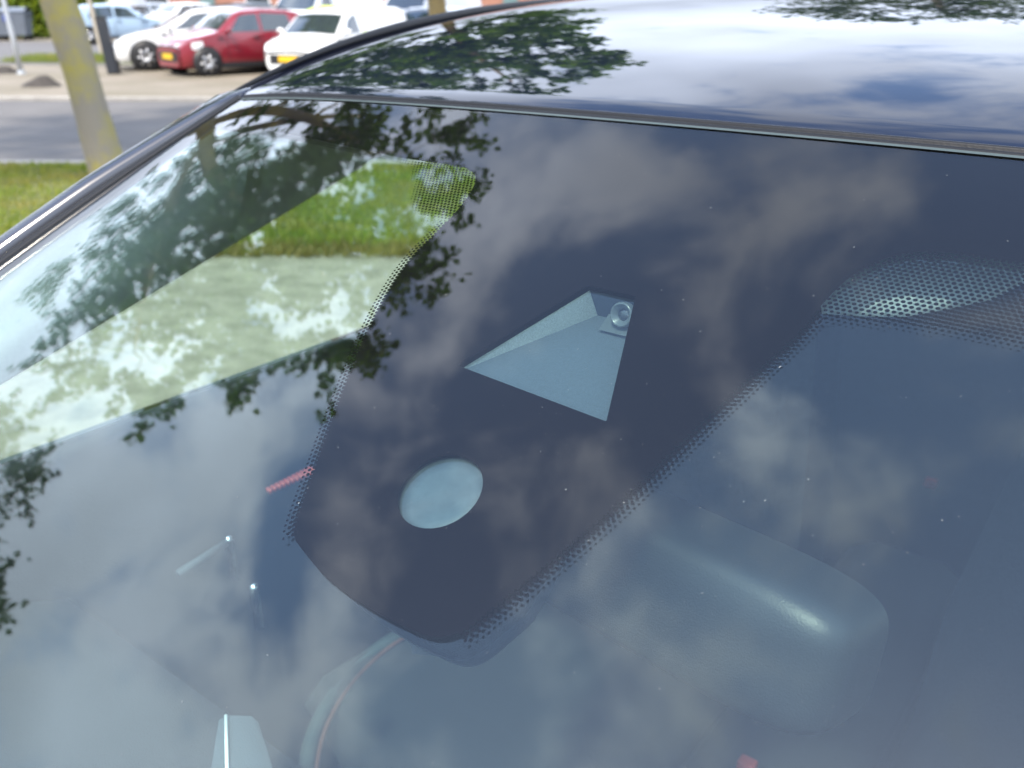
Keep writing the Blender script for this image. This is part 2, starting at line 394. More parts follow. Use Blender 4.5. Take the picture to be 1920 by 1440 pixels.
# ------------------------------------------------------------------ the dark car: windscreen geometry
PHI, TH = R(52.4), R(28.12)
D0 = .335
K2, K4, K8, KV = .0197 / D0, .0012 / D0 ** 3, .5, .0157 / D0
WT = -.474
def hgt(s, w_): return -(K2 * s * s + K4 * s ** 4 + K8 * s ** 8) - KV * w_ * w_
H0 = hgt(0, WT)
ZH = 1.63866
def G(s, w_, off=0.0):
    """point of the windscreen: s to the car's right, w_ down the slope; returned in the car's own axes (x left, y rear, z up)"""
    a = hgt(s, w_) + off - H0
    return Vector((-s, -(w_ - WT) * math.cos(TH) - math.sin(TH) * a, ZH - (w_ - WT) * math.sin(TH) + math.cos(TH) * a))
def Lc(s, r, z): return Vector((-s, r, z))
def wtop(s): return WT - .045 * s * s
def sedge(w_):
    x = w_ + .5
    return .558 + .28 * x - .12 * x * x
WB = .44
car = empty('parked_car', (0.14263, 0.62336, 0), PHI - math.pi / 2)
tag(car, 'dark blue-black car in the foreground, its windscreen and roof mirroring sky and trees', 'car')

PAINT = mat('navy_paint', (0.006, 0.008, 0.018), 0.4, 0.0, 0.0, coat=1.0, coatrough=0.0)
RUBBER = mat('black_rubber', (0.008, 0.0085, 0.010), 0.5, spec=0.3, bump=.15, bscale=400)
PILLARP = mat('pillar_gloss', (0.02, 0.022, 0.03), 0.18, 0.0, 0.5, coat=1.0)
FRIT = mat('black_ceramic', (0.0035, 0.003, 0.004), 0.9, spec=0.0)
HEADL = mat('headliner_grey', (0.70, 0.70, 0.67), 0.95, var=.06, vscale=300)
DASH = mat('dash_plastic', (0.018, 0.021, 0.024), 0.55, bump=.6, bscale=700)
DARKP = mat('dark_plastic', (0.018, 0.021, 0.026), 0.5, bump=.4, bscale=800)
SEATM = mat('seat_fabric', (0.020, 0.023, 0.027), 0.9, var=.2, vscale=150, bump=.5, bscale=500)
STITCH = mat('red_stitching', (0.12, 0.05, 0.04), 0.8)
GREYP = mat('grey_plastic', (0.055, 0.068, 0.082), 0.7, spec=.2, var=.12, vscale=500, bump=.35, bscale=900)
REDP = mat('red_plastic', (0.32, 0.05, 0.04), 0.5)
CHROME = mat('chrome', (0.75, 0.76, 0.78), 0.12, 1.0)
GLASS_O = glass_mat('windscreen_outer', (0.84, 0.93, 0.91), dust=.003)
GLASS_I = glass_mat('windscreen_inner', (0.86, 0.94, 0.92), gain=1.25)
SIDEG = glass_mat('side_glass', (0.80, 0.89, 0.85))

def glass_sheet(off, ns=60, nw=48):
    rows = []
    for i in range(nw + 1):
        f = i / nw; row = []
        for j in range(ns + 1):
            g_ = -1 + 2 * j / ns
            # the top edge bows slightly; sides follow the pillars
            wq = WT + (WB - WT) * f
            s = g_ * sedge(wq)
            wq = wq + (wtop(s) - WT) * (1 - f) + .10 * s * s * f * -1.0
            row.append(G(s, wq, off))
        rows.append(row)
    return rows
ws = MB().grid(glass_sheet(0)).build('windscreen', GLASS_O, car)
ws['label'] = 'dusty green-tinted windscreen mirroring the sky'
MB().grid(glass_sheet(-.005)).build('inner_pane', GLASS_I, ws)
EDGEG = mat('glass_edge', (0.05, 0.068, 0.066), 0.4, spec=.4)
MB().grid([[G(s, wtop(s) + .0002, .0008) for s in np.linspace(-.55, .55, 60)], [G(s, wtop(s) + .0028, .0008) for s in np.linspace(-.55, .55, 60)]]).build('edge_bevel', EDGEG, ws)

# ---- black ceramic border with its dots, camera window and sensor window
def smooth_poly(p, n=5):
    out = []
    for i in range(len(p) - 1):
        a = p[max(i - 1, 0)]; b = p[i]; c = p[i + 1]; d = p[min(i + 2, len(p) - 1)]
        for k_ in range(n):
            u = k_ / n
            out.append(tuple(.5 * (2 * b[q] + (c[q] - a[q]) * u + (2 * a[q] - 5 * b[q] + 4 * c[q] - d[q]) * u * u + (3 * b[q] - a[q] - 3 * c[q] + d[q]) * u ** 3) for q in (0, 1)))
    out.append(p[-1]); return out
NL = [(0.545, -.440), (0.46, -.432), (0.3205, -.4144), (0.2292, -.4042), (0.1863, -.4024), (0.1694, -.3994), (0.1566, -.3906), (0.1500, -.3753), (0.1466, -.3568), (0.1452, -.3295), (0.1460, -.3054), (0.1420, -.2780), (0.1315, -.2443), (0.1210, -.2177), (0.1063, -.1855), (0.0925, -.1565), (0.0800, -.1313), (0.0700, -.1110), (0.0645, -.1006), (0.0604, -.0963), (0.0522, -.0929)]
TIP = [(0.0303, -.0865), (0.0088, -.0835), (-.0098, -.0824), (-.0265, -.0826), (-.0386, -.0835), (-.0445, -.0849), (-.0503, -.0885), (-.0548, -.0948)]
NR = [(-.0600, -.1084), (-.0682, -.1312), (-.0785, -.1612), (-.0878, -.1949), (-.0967, -.2323), (-.1068, -.2705), (-.1156, -.3019), (-.1195, -.3197), (-.1228, -.3399), (-.1277, -.3568), (-.1364, -.3715), (-.1470, -.3809), (-.1564, -.3849), (-.1714, -.3873), (-.1864, -.3880), (-.2011, -.3885), (-.30, -.397), (-.46, -.420), (-.545, -.437)]
low = smooth_poly(NL + TIP + NR, 5)
topl = [(s, wtop(s) + .001) for s in np.linspace(-.552, .552, 60)]
outer = low + topl
TRAP = [(-.0225, -.3080), (.0101, -.3083), (.0492, -.2266), (-.0543, -.2200)]
def round_poly(p, rad, n=4):
    out = []
    m_ = len(p)
    for i in range(m_):
        a, b, c = Vector(p[i - 1]), Vector(p[i]), Vector(p[(i + 1) % m_])
        u = b + (a - b).normalized() * rad; v_ = b + (c - b).normalized() * rad
        for k_ in range(n + 1):
            q = k_ / n; out.append(tuple((1 - q) ** 2 * u + 2 * q * (1 - q) * b + q * q * v_))
    return out
trap = round_poly(TRAP, .0012)
OC = (.0032, -.1504)
oval = [(OC[0] + .0226 * math.cos(a), OC[1] + .0226 * math.sin(a)) for a in np.linspace(0, 2 * math.pi, 72, endpoint=False)]
def inpoly(p, poly):
    x, y = p; c = False; j = len(poly) - 1
    for i in range(len(poly)):
        xi, yi = poly[i]; xj, yj = poly[j]
        if (yi > y) != (yj > y) and x < (xj - xi) * (y - yi) / (yj - yi) + xi: c = not c
        j = i
    return c
def fill(loops, holes, step=.016):
    vs = []; es = []
    for lp in loops + holes:
        b = len(vs); vs += [Vector(p) for p in lp]; es += [(b + i, b + (i + 1) % len(lp)) for i in range(len(lp))]
    xs = [v[0] for v in vs]; ys = [v[1] for v in vs]
    for x in np.arange(min(xs), max(xs), step):
        for y in np.arange(min(ys), max(ys), step):
            if inpoly((x, y), loops[0]): vs.append(Vector((x, y)))
    v2, _, f2, _, _, _ = delaunay_2d_cdt(vs, es, [], 0, 1e-7)
    F_ = []
    for f in f2:
        c = sum((v2[i] for i in f), Vector((0, 0))) / len(f)
        if inpoly(c, loops[0]) and not any(inpoly(c, h) for h in holes): F_.append(list(f))
    return v2, F_
v2, F_ = fill([outer], [trap, oval])
OFF_F = -.0022
frit = obj('ceramic_border', [G(p[0], p[1], OFF_F) for p in v2], F_, FRIT, ws)
frit['label'] = 'black ceramic border with a tongue for camera and rain sensor'
# dots along the edges and in the fade areas beside the tongue
lowa = np.array(low)
seg0 = len(smooth_poly(NL, 5)) - 8; seg1 = len(smooth_poly(NL + TIP, 5)) - 3      # the tip's lower arc has no dots
ZR = [(-.1195, -.3190), (-.1235, -.3205), (-.1498, -.3262), (-.1736, -.3299), (-.1955, -.3305), (-.2160, -.3320), (-.30, -.345), (-.42, -.37), (-.545, -.41), (-.545, -.46), (-.13, -.46)]
ZL = [(0.240, -.408), (0.2055, -.3758), (0.1900, -.352), (0.1780, -.3446), (0.1440, -.3400), (0.12, -.36), (.12, -.46), (.24, -.46)]
dv, dfc = [], []
pit = .0033
def dot(x, yy, rad):
    b = len(dv)
    dv.extend(G(x + rad * math.cos(a), yy + rad * math.sin(a), OFF_F) for a in np.linspace(0, 2 * math.pi, 10, endpoint=False))
    dfc.append(list(range(b, b + 10)))
def pdist(p, line):
    best = 9.0
    for (ax_, ay_), (bx_, by_) in zip(line[:-1], line[1:]):
        ux, uy = bx_ - ax_, by_ - ay_; t_ = max(0, min(1, ((p[0] - ax_) * ux + (p[1] - ay_) * uy) / (ux * ux + uy * uy)))
        best = min(best, math.hypot(p[0] - ax_ - t_ * ux, p[1] - ay_ - t_ * uy))
    return best
# fade areas beside the tongue: a regular grid that thins towards its open edge
for zone, edge in ((ZR, ZR[1:9]), (ZL, ZL[0:5])):
    for iy, yy in enumerate(np.arange(-.47, -.30, pit * .866)):
        for xx in np.arange(-.55, .26, pit):
            x = xx + (pit / 2 if iy % 2 else 0)
            if not inpoly((x, yy), zone) or inpoly((x, yy), outer): continue
            dot(x, yy, .00120 * min(1, .42 + pdist((x, yy), edge) / .013))
# rows that follow the tongue's edges, each row smaller than the last
arc = np.concatenate([[0], np.cumsum(np.hypot(*np.diff(lowa, axis=0).T))])
for row_, (dist_, rad_) in enumerate(((.0004, .00130), (.0031, .00108), (.0057, .00080))):
    for q_ in np.arange(arc[0], arc[-1], .0031):
        q2 = q_ + (.00155 if row_ % 2 else 0); k_ = int(np.searchsorted(arc, q2)) - 1
        if k_ < 0 or k_ >= len(lowa) - 1 or seg0 < k_ < seg1: continue
        f_ = (q2 - arc[k_]) / (arc[k_ + 1] - arc[k_]); c_ = lowa[k_] * (1 - f_) + lowa[k_ + 1] * f_
        tx, ty = lowa[k_ + 1] - lowa[k_]; nl = math.hypot(tx, ty); nx, ny = -ty / nl, tx / nl
        if inpoly((c_[0] + nx * .002, c_[1] + ny * .002), outer): nx, ny = -nx, -ny
        x, yy = c_[0] + nx * dist_, c_[1] + ny * dist_
        if inpoly((x, yy), ZR) or inpoly((x, yy), ZL): continue
        dot(x, yy, rad_)
o = obj('ceramic_dots', dv, dfc, FRIT, ws); o['kind'] = 'stuff'; o['label'] = 'fading rows of black ceramic dots beside the border'

# rain sensor pad behind the round window
o = MB()
o.grid([[G(OC[0] + rr * math.cos(a), OC[1] + rr * math.sin(a), zz) for a in np.linspace(0, 2 * math.pi, 36, endpoint=False)] for rr, zz in ((.0001, -.0060), (.015, -.0060), (.0245, -.0060), (.0255, -.009), (.0255, -.02))], close=True)
o = o.build('rain_sensor_pad', mat('sensor_pad', (0.050, 0.064, 0.074), .5, var=.3, vscale=70), car); o['label'] = 'round grey rain sensor pad behind the glass'
# camera shroud behind the trapezoid window
sh = MB()
def T2(k_, off, ins=0.0):
    s, w_ = TRAP[k_]; c = (-.005, -.262); return G(s + (c[0] - s) * ins, w_ + (c[1] - w_) * ins, off)
# floor: meets the glass at the wide lower edge and falls away towards the lens
fl = [[T2(2, -.0075, -.03).lerp(T2(3, -.0075, -.03), j / 12).lerp(T2(1, -.0275, -.02).lerp(T2(0, -.0275, -.02), j / 12), i / 10) for j in range(13)] for i in range(11)]
sh.grid(fl)
shroud = sh.build('camera_shroud', GREYP, car); shroud['label'] = 'grey plastic camera shroud behind the trapezoid window'
MB().grid([[T2(2, -.007, -.03).lerp(T2(1, -.007, -.02), i / 10) for i in range(11)], [T2(2, -.0085, -.03).lerp(T2(1, -.0285, -.02), i / 10) for i in range(11)]]).build('side_wall', mat('shroud_wall_lit', (0.34, 0.37, 0.36), .75, var=.22, vscale=900, bump=.6, bscale=1200), shroud)  # same grey plastic; the light this wall catches is painted in as paler colour
MB().grid([[T2(3, -.007, -.03).lerp(T2(0, -.007, -.02), i / 10) for i in range(11)], [T2(3, -.0085, -.03).lerp(T2(0, -.0285, -.02), i / 10) for i in range(11)]]).build('side_wall', GREYP, shroud)
MB().grid([[T2(1, -.007, -.02).lerp(T2(0, -.007, -.02), i / 6) for i in range(7)], [T2(1, -.029, -.02).lerp(T2(0, -.029, -.02), i / 6) for i in range(7)]]).build('lens_wall', mat('lens_wall_dark', (0.03, 0.036, 0.042), .6, spec=.2), shroud)
# the lens: barrel pointing down the slope, out of the wall
lm_ = MB(); lc0 = G(-.0145, -.3035, -.0150)
ax = (G(-.0145, -.28, -.0150) - lc0).normalized(); up_ = (G(-.0145, -.3035, 0) - lc0).normalized(); sd_ = ax.cross(up_).normalized()
ax = (ax * .75 + up_ * .66).normalized(); up_ = sd_.cross(ax).normalized()
def ring(rad, h): return [lc0 + ax * h + (sd_ * math.cos(a) + up_ * math.sin(a)) * rad for a in np.linspace(0, 2 * math.pi, 32, endpoint=False)]
lens = lm_.grid([ring(.0075, -.004), ring(.0075, .003), ring(.0068, .0042), ring(.0060, .0042), ring(.0057, .0030), ring(.0048, .0030), ring(.0046, .0018), ring(.0038, .0018), ring(.0036, -.001)], close=True).build('lens_barrel', mat('lens_ring', (0.07, 0.08, 0.085), .28, 0), shroud)
MB().grid([ring(.0037, .0002), ring(.0028, .0009), ring(.0015, .0013), ring(.00005, .0014)], close=True).build('lens_glass', mat('lens_black', (0.01, 0.012, 0.015), .05, coat=1.0), lens)
lp0 = [T2(1, -.020, .05).lerp(T2(0, -.020, .05), .35 + .65 * i / 6) for i in range(7)]
MB().grid([lp0, [p + (G(0, -.25, 0) - G(0, -.2625, .0015)) for p in lp0]]).build('lens_shelf', mat('lens_shelf_grey', (0.06, 0.07, 0.075), .6, spec=.2), shroud)

# dark cover of the camera and sensor unit under the tongue
tg = [p for p in low if -.40 < p[1] and abs(p[0]) < .16]
tgi = []
cxm = -.005
for (s, w_) in tg:
    q = min(1, max(0, (-.12 - w_) / .12)); tgi.append((cxm + .03 * q + (s - cxm) * (.94 - .30 * q), -.24 + (w_ + .24) * .985))
cv = MB(); rows = []
for off, ins in ((-.0305, 1.0), (-.036, .985), (-.046, .94), (-.052, .85)):
    rows.append([G(cxm + (s - cxm) * ins, -.24 + (w_ + .24) * (1 - (1 - ins) * .35), off) for s, w_ in tgi])
cv.grid(rows); b = len(cv.v); cv.v += [tuple(G(cxm, w_, -.054)) for s, w_ in tgi]
n_ = len(tgi)
for i in range(n_ - 1): cv.f.append([b - n_ + i, b - n_ + i + 1, b + i + 1, b + i])
cv.build('sensor_cover', DARKP, car)

# ---- interior mirror
mm = MB(); mc = Lc(-.068, -.197, 1.425)
rot = Matrix.Rotation(R(-7), 3, 'Z') @ Matrix.Rotation(R(-14), 3, 'X')
rows = []
HW, HH = .125, .039
for f, yy in ((1.0, .020), (1.0, .010), (.995, -.006), (.975, -.017), (.93, -.0245), (.85, -.0295), (.70, -.033), (.40, -.0355), (.02, -.0365)):
    row = []
    for a in np.linspace(0, 2 * math.pi, 64, endpoint=False):
        e = .38
        cx_, sz_ = math.cos(a), math.sin(a)
        px = math.copysign(abs(cx_) ** e, cx_) * (HW - (1 - f) * .075); pz = math.copysign(abs(sz_) ** e, sz_) * (HH - (1 - f) * .036)
        row.append(mc + rot @ Vector((px, yy, pz)))
    rows.append(row)
mm.grid(rows, close=True); mm.f.append(list(range(len(mm.v) - 64, len(mm.v))))
mir = mm.build('interior_mirror', mat('mirror_shell', (0.012, 0.015, 0.018), .44, spec=.6, bump=.12, bscale=850), car)
mir['label'] = 'dark grained back of the interior mirror'
row0 = [mc + rot @ (Vector(((p - mc) @ rot))) for p in rows[0]]
MB().grid([row0, [mc + (p - mc) * .93 + rot @ Vector((0, .001, 0)) for p in row0], [mc + rot @ Vector((0, .021, 0)) for p in row0]], close=True).build('mirror_glass', mat('mirror_silver', (.8, .8, .8), .02, 1.0), mir)
MB().tube([mc + rot @ Vector((-.09, -.01, .005)), G(.035, -.2, -.055), G(.03, -.24, -.05)], .014, 10).build('mirror_stem', DARKP, mir)

# ---- roof
def zroof0(s, r): return ZH + .115 * (1 - math.exp(-max(r, 0) / .35)) - .008 * r * r - .025 * s * s - 1.2 * s ** 8
def zroof(s, r):
    e = G(s, wtop(s)); rh = e.y; z = zroof0(s, r)
    return z + (e.z - zroof0(s, rh)) * math.exp(-max(r - rh, 0) / .12)
RL = 2.35
rows = []
ss = list(np.linspace(-.585, .585, 61))
for i in range(60):
    f = (i / 59) ** 1.35; row = []
    for s in ss:
        sc_ = s * (1 + .05 * min(1, f * 3)) * (1 - .10 * max(0, f - .5) * 2)
        rh = G(min(max(sc_, -.56), .56), wtop(sc_)).y + .0098
        r = rh + (RL - rh) * f
        z = zroof(max(min(sc_, .58), -.58), r) - .25 * max(0, f - .72) ** 2 * 4
        if i == 0: z -= .0025; r -= .0005
        row.append(Lc(sc_, r, z))
    e0, e1 = row[0], row[-1]
    row = [e0 + Vector((.050, 0, -.085)), e0 + Vector((.036, 0, -.045)), e0 + Vector((.016, 0, -.014))] + row + [e1 + Vector((-.016, 0, -.014)), e1 + Vector((-.036, 0, -.045)), e1 + Vector((-.050, 0, -.085))]
    rows.append(row)
roof_rows = rows
roof = MB().grid(rows).build('roof', PAINT, car); roof['label'] = 'glossy dark roof mirroring trees and cloud'
for sg in (1, -1):
    k_ = 3 if sg < 0 else -4
    pts_ = [rw_[k_] + Vector((-sg * .004, 0, .002)) for rw_ in rows]
    MB().tube(pts_, [.0015 + .005 * min(1, i_ / 12) for i_ in range(len(pts_))], 8).build('roof_moulding', RUBBER, car)
# header seal between glass and roof: lip, groove and bead
prof = ((-.001, .0015), (.003, .0032), (.006, .0015), (.008, -.004), (.010, -.004), (.012, .001), (.0155, .0022), (.019, .0005), (.021, -.006))
rows = []
for s in np.linspace(-.557, .557, 70):
    e = G(s, wtop(s)); t_ = (G(s, wtop(s) - .01) - e).normalized(); nn_ = (G(s, wtop(s), .01) - e).normalized()
    t_ = (t_ * .8 + Vector((0, .2, .05))).normalized()
    rows.append([e + t_ * a * .5 + nn_ * b_ * .5 for a, b_ in prof])
MB().grid(rows, flip=True).build('header_seal', RUBBER, car)
# pillars each side: seal next to the glass, painted pillar outside it
for sg in (1, -1):
    rs, rp = [], []
    for w_ in np.linspace(-.492, WB - .02, 40):
        s = sg * sedge(w_); e = G(s, w_); nn_ = (G(s, w_, .01) - e).normalized()
        lt = Vector((-sg, 0, 0)); lt = (lt - nn_ * lt.dot(nn_)).normalized()
        rs.append([e + lt * a + nn_ * b_ for a, b_ in ((-.003, .0008), (.001, .0026), (.004, .0022), (.006, -.003), (.009, -.009), (.0105, -.009))])
        kk = .25 + .75 * min(1, max(0, (w_ + .492) / .16))
        rp.append([e + lt * a + nn_ * (b_ * kk if b_ > 0 else b_) for a, b_ in ((.0105, -.010), (.0115, .0015), (.015, .006), (.021, .0085), (.029, .0085), (.038, .004), (.046, -.006), (.053, -.03), (.056, -.09))])
    for i in (2, 4, 7, 11):
        e = roof_rows[i][-4] if sg > 0 else roof_rows[i][3]
        k_ = {2: .22, 4: .16, 7: .08, 11: 0}[i]; lt = Vector((-sg, 0, 0)); nn_ = Vector((0, -.1, 1)).normalized()
        rp.insert(0, [e + lt * (a - .021) * (.5 + .5 * k_) + nn_ * (b_ * k_ - .001) if b_ > -.02 else e + lt * (a - .021) + nn_ * b_ for a, b_ in ((.0105, -.010), (.0115, .0015), (.015, .006), (.021, .0085), (.029, .0085), (.038, .004), (.046, -.006), (.053, -.03), (.056, -.09))])
    MB().grid(rs, flip=(sg < 0)).build('pillar_seal', RUBBER, car)
    MB().grid(rp, flip=(sg < 0)).build('pillar', PILLARP, car)

# ---- doors, side windows, pillar trim, headliner
def wl(r):      # upper line of the side window
    xs = [-.62, -.24, .3, .6, 1.0, 1.7, 2.2]; zs = [1.262, 1.372, 1.528, 1.556, 1.568, 1.55, 1.50]
    return float(np.interp(r, xs, zs))
SILL = 1.302
for sg in (1, -1):
    rr = np.linspace(-.52, 1.95, 40)
    # light trim from the glass edge back to the window frame
    tr_ = []
    for i, w_ in enumerate(np.linspace(.17, -.475, 26)):
        s = sg * (sedge(w_) - .012); e = G(s, w_, -.012)
        r2 = e.y + .03
        tr_.append([e, e.lerp(Lc(sg * .615, r2, wl(r2)), .5) + Vector((0, .004, .004)), Lc(sg * .615, r2 + .02, wl(r2) + .012), Lc(sg * .635, r2 + .02, wl(r2))])
    for r2 in (.07, .11, .16, .24):
        e = Lc(sg * .545, r2, zroof(.545, r2) - .045)
        tr_.append([e, e.lerp(Lc(sg * .615, r2, wl(r2)), .5), Lc(sg * .615, r2 + .02, wl(r2) + .012), Lc(sg * .635, r2 + .02, wl(r2))])
    MB().grid(tr_, flip=(sg > 0)).build('pillar_trim', HEADL, car)
    # window pane
    MB().grid([[Lc(sg * .682, r, 1.25) for r in rr], [Lc(sg * .665, r, (SILL + wl(r)) / 2) for r in rr], [Lc(sg * .640, r, max(wl(r), SILL + .003)) for r in rr]], flip=(sg < 0)).build('side_window', SIDEG, car)
    # door: outer skin, sill shelf, inner card
    door = MB()
    door.grid([[Lc(sg * s, r, z) for s, z in ((.68, 1.258), (.70, 1.260), (.74, 1.225), (.83, 1.10), (.895, .93), (.90, .7), (.885, .5), (.87, .30), (.80, .22))] for r in np.linspace(-.70, 2.0, 24)], flip=(sg > 0))
    door = door.build('door', PAINT, car)
    MB().grid([[Lc(sg * s, r, z) for s, z in ((.685, 1.256), (.64, 1.284), (.626, 1.286), (.622, 1.27), (.64, 1.17), (.61, 1.05), (.66, .9), (.67, .35))] for r in np.linspace(-.70, 2.0, 24)], flip=(sg < 0)).build('door_card', DARKP, door)
    # B and C pillars
    for (r0, r1) in ((.86, .95), (1.75, 1.98)):
        MB().grid([[Lc(sg * .645, r, SILL - .01) for r in (r0, r1)], [Lc(sg * .612, r + .02, wl(r) + .01) for r in (r0, r1)]]).build('pillar_post', DARKP, car)
# headliner under the roof, down to the window frames
rows = []
for r in np.linspace(.035, 2.2, 30):
    row = []
    for s in np.linspace(-.56, .56, 25): row.append(Lc(s, r, zroof(max(min(s, .56), -.56), r) - .030 - .03 * abs(s / .56) ** 4))
    row = [Lc(-.612, r, wl(r) + .008)] + row + [Lc(.612, r, wl(r) + .008)]
    rows.append(row)
MB().grid(rows, flip=True).build('headliner', HEADL, car)
# sun visor near the glass on the driver's side
vv = [(-.106, -.079, 1.552), (-.128, -.074, 1.5535), (-.149, -.066, 1.5555), (-.168, -.054, 1.561), (-.185, -.041, 1.566), (-.197, -.025, 1.574), (-.25, .01, 1.588), (-.40, .03, 1.59)]
MB().grid([[Lc(s, r, z) for s, r, z in vv], [Lc(s, r - .004, z + .006) for s, r, z in vv], [Lc(s, r + .05, z + .034) for s, r, z in vv], [Lc(s, r + .16, z + .05) for s, r, z in vv]], flip=True).build('sun_visor', mat('visor_fabric', (.42, .46, .48), .9), car)
# dashboard
rows = []
for s in np.linspace(-.66, .66, 45):
    bul = .035 * math.exp(-((s + .36) / .17) ** 2)
    rows.append([Lc(s, r, z) for r, z in ((-1.0, 1.20), (-.80, 1.172), (-.60, 1.150 + bul * .6), (-.40, 1.138 + bul), (-.27, 1.128 + bul), (-.225, 1.11 + bul), (-.205, 1.07), (-.20, .95), (-.26, .80), (-.34, .62))])
dash = MB().grid(rows).build('dashboard', DASH, car)
# upright grey fin with a white strip on the dashboard
MB().grid([[Lc(.249, -.286, 1.200), Lc(.246, -.279, 1.201), Lc(.232, -.268, 1.2), Lc(.227, -.266, 1.196)], [Lc(.207, -.325, 1.197), Lc(.196, -.318, 1.199), Lc(.172, -.300, 1.199), Lc(.165, -.296, 1.19)], [Lc(.17, -.36, 1.12), Lc(.16, -.355, 1.12), Lc(.14, -.34, 1.12), Lc(.13, -.335, 1.12)]]).build('dashboard_fin', GREYP, dash)
MB().tube([Lc(.2455, -.2815, 1.203), Lc(.1975, -.316, 1.201)], .0014, 6).build('fin_strip', mat('white_strip', (.85, .88, .88), .3), dash)
MB().tube([Lc(.484, -.170, 1.172), Lc(.493, -.104, 1.172)], .004, 8).build('dashboard_rod', GREYP, dash)
for q in ((.494, -.100, 1.174), (.403, -.137, 1.172)): MB().lathe([(.0005, .004), (.004, .0035), (.005, 0), (.005, -.05)], Lc(*q), 'z', 12).build('rod_knob', CHROME, dash)
# red ribbed catch by the far door
mb = MB()
for i in range(11):
    f = i / 10; mb.box(Lc(.506 - .002 * f, -.032 + .062 * f, 1.2), (.0065 * (.6 + .4 * f), .0019, .003))
mb.build('red_catch', REDP, car)
# seats
def seat(s0):
    rows = []
    for r, z in ((.02, .70), (.0, .76), (.04, .785), (.2, .775), (.45, .755), (.58, .78), (.66, .95), (.74, 1.2), (.78, 1.30), (.82, 1.31), (.86, 1.25), (.80, .9), (.70, .65)):
        row = []
        for q in np.linspace(-1, 1, 17):
            bol = .045 * max(0, (abs(q) - .55) / .45) ** 1.2 * (1 - .6 * max(0, abs(q) - .85) / .15)
            wd = .255 if z < .9 else .25 - .06 * max(0, z - 1.0) / .3
            up = bol if r < .5 else 0; fw = -bol if z > .85 and r < .79 else 0
            row.append(Lc(s0 + q * wd, r + fw + (.06 * q * q if r < .1 else 0), z + up - .02 * (abs(q) > .97)))
        rows.append(row)
    st = MB().grid(rows, flip=True).build('seat', SEATM, car)
    hr = []
    for z, f in ((1.335, .3), (1.34, .9), (1.40, 1), (1.48, .98), (1.515, .8), (1.525, .2)):
        hr.append([Lc(s0 + .125 * f * math.copysign(abs(math.cos(a)) ** .5, math.cos(a)), .80 + .05 * f * math.sin(a), z) for a in np.linspace(0, 2 * math.pi, 20, endpoint=False)])
    MB().grid(hr, close=True).build('headrest', SEATM, st)
    for q in (-.07, .07): MB().tube([Lc(s0 + q, .80, 1.28), Lc(s0 + q, .80, 1.36)], .006, 6).build('headrest_post', CHROME, st)
    return st
seat(.36); seat(-.36)
# pale piping round the front of the passenger seat base
ap = smooth_poly([(.47, -.06), (.528, .008), (.568, .094), (.582, .195), (.56, .269), (.5, .34)], 5)
MB().tube([Lc(a, b_, .795) for a, b_ in ap], .011, 8).build('seat_piping', mat('pale_piping', (.045, .065, .07), .7), car)
MB().tube([Lc(a - .015, b_ + .006, .800) for a, b_ in ap], .003, 6).build('seat_seam', STITCH, car)
# console, belt buckles, floor, rear seat
MB().grid([[Lc(s, r, z) for s, z in ((-.11, .5), (-.10, .80), (-.06, .83), (.06, .83), (.10, .80), (.11, .5))] for r in np.linspace(-.3, .9, 12)], flip=True).build('centre_console', DASH, car)
for q in ((.017, .262, .85), (.031, 1.142, .85)): bevel(MB().box(Lc(*q), (.011, .009, .008)).build('belt_buckle', REDP, car, False), .003)
MB().grid([[Lc(s, r, .45) for s in (-.7, .7)] for r in (-.6, 2.2)]).build('cabin_floor', DARKP, car)
MB().grid([[Lc(s, r, z) for s in np.linspace(-.62, .62, 12)] for r, z in ((1.15, .6), (1.12, .80), (1.2, .82), (1.6, .78), (1.75, 1.2), (1.8, 1.3), (1.9, 1.25), (1.9, .5))]).build('rear_seat', SEATM, car)
# steering wheel
sw = MB(); c0 = Lc(-.36, .02, 1.05); rotw = Matrix.Rotation(R(-62), 3, 'X')
ringp = [c0 + rotw @ Vector((.185 * math.cos(a), .185 * math.sin(a), 0)) for a in np.linspace(0, 2 * math.pi, 41)]
st = sw.tube(ringp, .015, 8, caps=False).build('steering_wheel', DARKP, car)
MB().lathe([(.001, .02), (.05, .018), (.06, 0), (.05, -.04)], c0, 'y', 16).build('wheel_hub', DARKP, st)
for a in (0, math.pi, -math.pi / 2): MB().tube([c0, c0 + rotw @ Vector((.18 * math.cos(a), .18 * math.sin(a), 0))], .016, 6).build('spoke', DARKP, st)
# bonnet, wings, tail, wheels
rows = []
for r, zt, hw in ((-.86, 1.21, .83), (-1.1, 1.17, .86), (-1.4, 1.10, .88), (-1.65, 1.02, .86), (-1.82, .92, .80), (-1.90, .78, .74), (-1.93, .6, .72), (-1.90, .38, .72), (-1.85, .25, .70)):
    rows.append([Lc(hw * x, r + (.25 * x * x if zt < 1.0 else .03 * x * x), zt - dz) for x, dz in ((-1, max(zt - .25, 0) if zt < .3 else .75 if zt > 1.05 else .4), (-1, .28), (-.98, .12), (-.9, .05), (-.6, .012), (0, 0), (.6, .012), (.9, .05), (.98, .12), (1, .28), (1, max(zt - .25, 0) if zt < .3 else .75 if zt > 1.05 else .4))])
MB().grid(rows).build('bonnet', PAINT, car)
MB().grid([[Lc(s, r, z) for s in np.linspace(-.71, .71, 20)] for r, z in ((-.80, 1.16), (-.84, 1.19), (-.90, 1.185))]).build('cowl', RUBBER, car)
MB().grid([[Lc(s * hw, r, z) for s in np.linspace(-1, 1, 16)] for r, z, hw in ((1.95, 1.60, .56), (2.3, 1.52, .58), (2.42, 1.28, .66), (2.52, 1.05, .80), (2.55, .7, .84), (2.5, .3, .84))]).build('tailgate', PAINT, car)
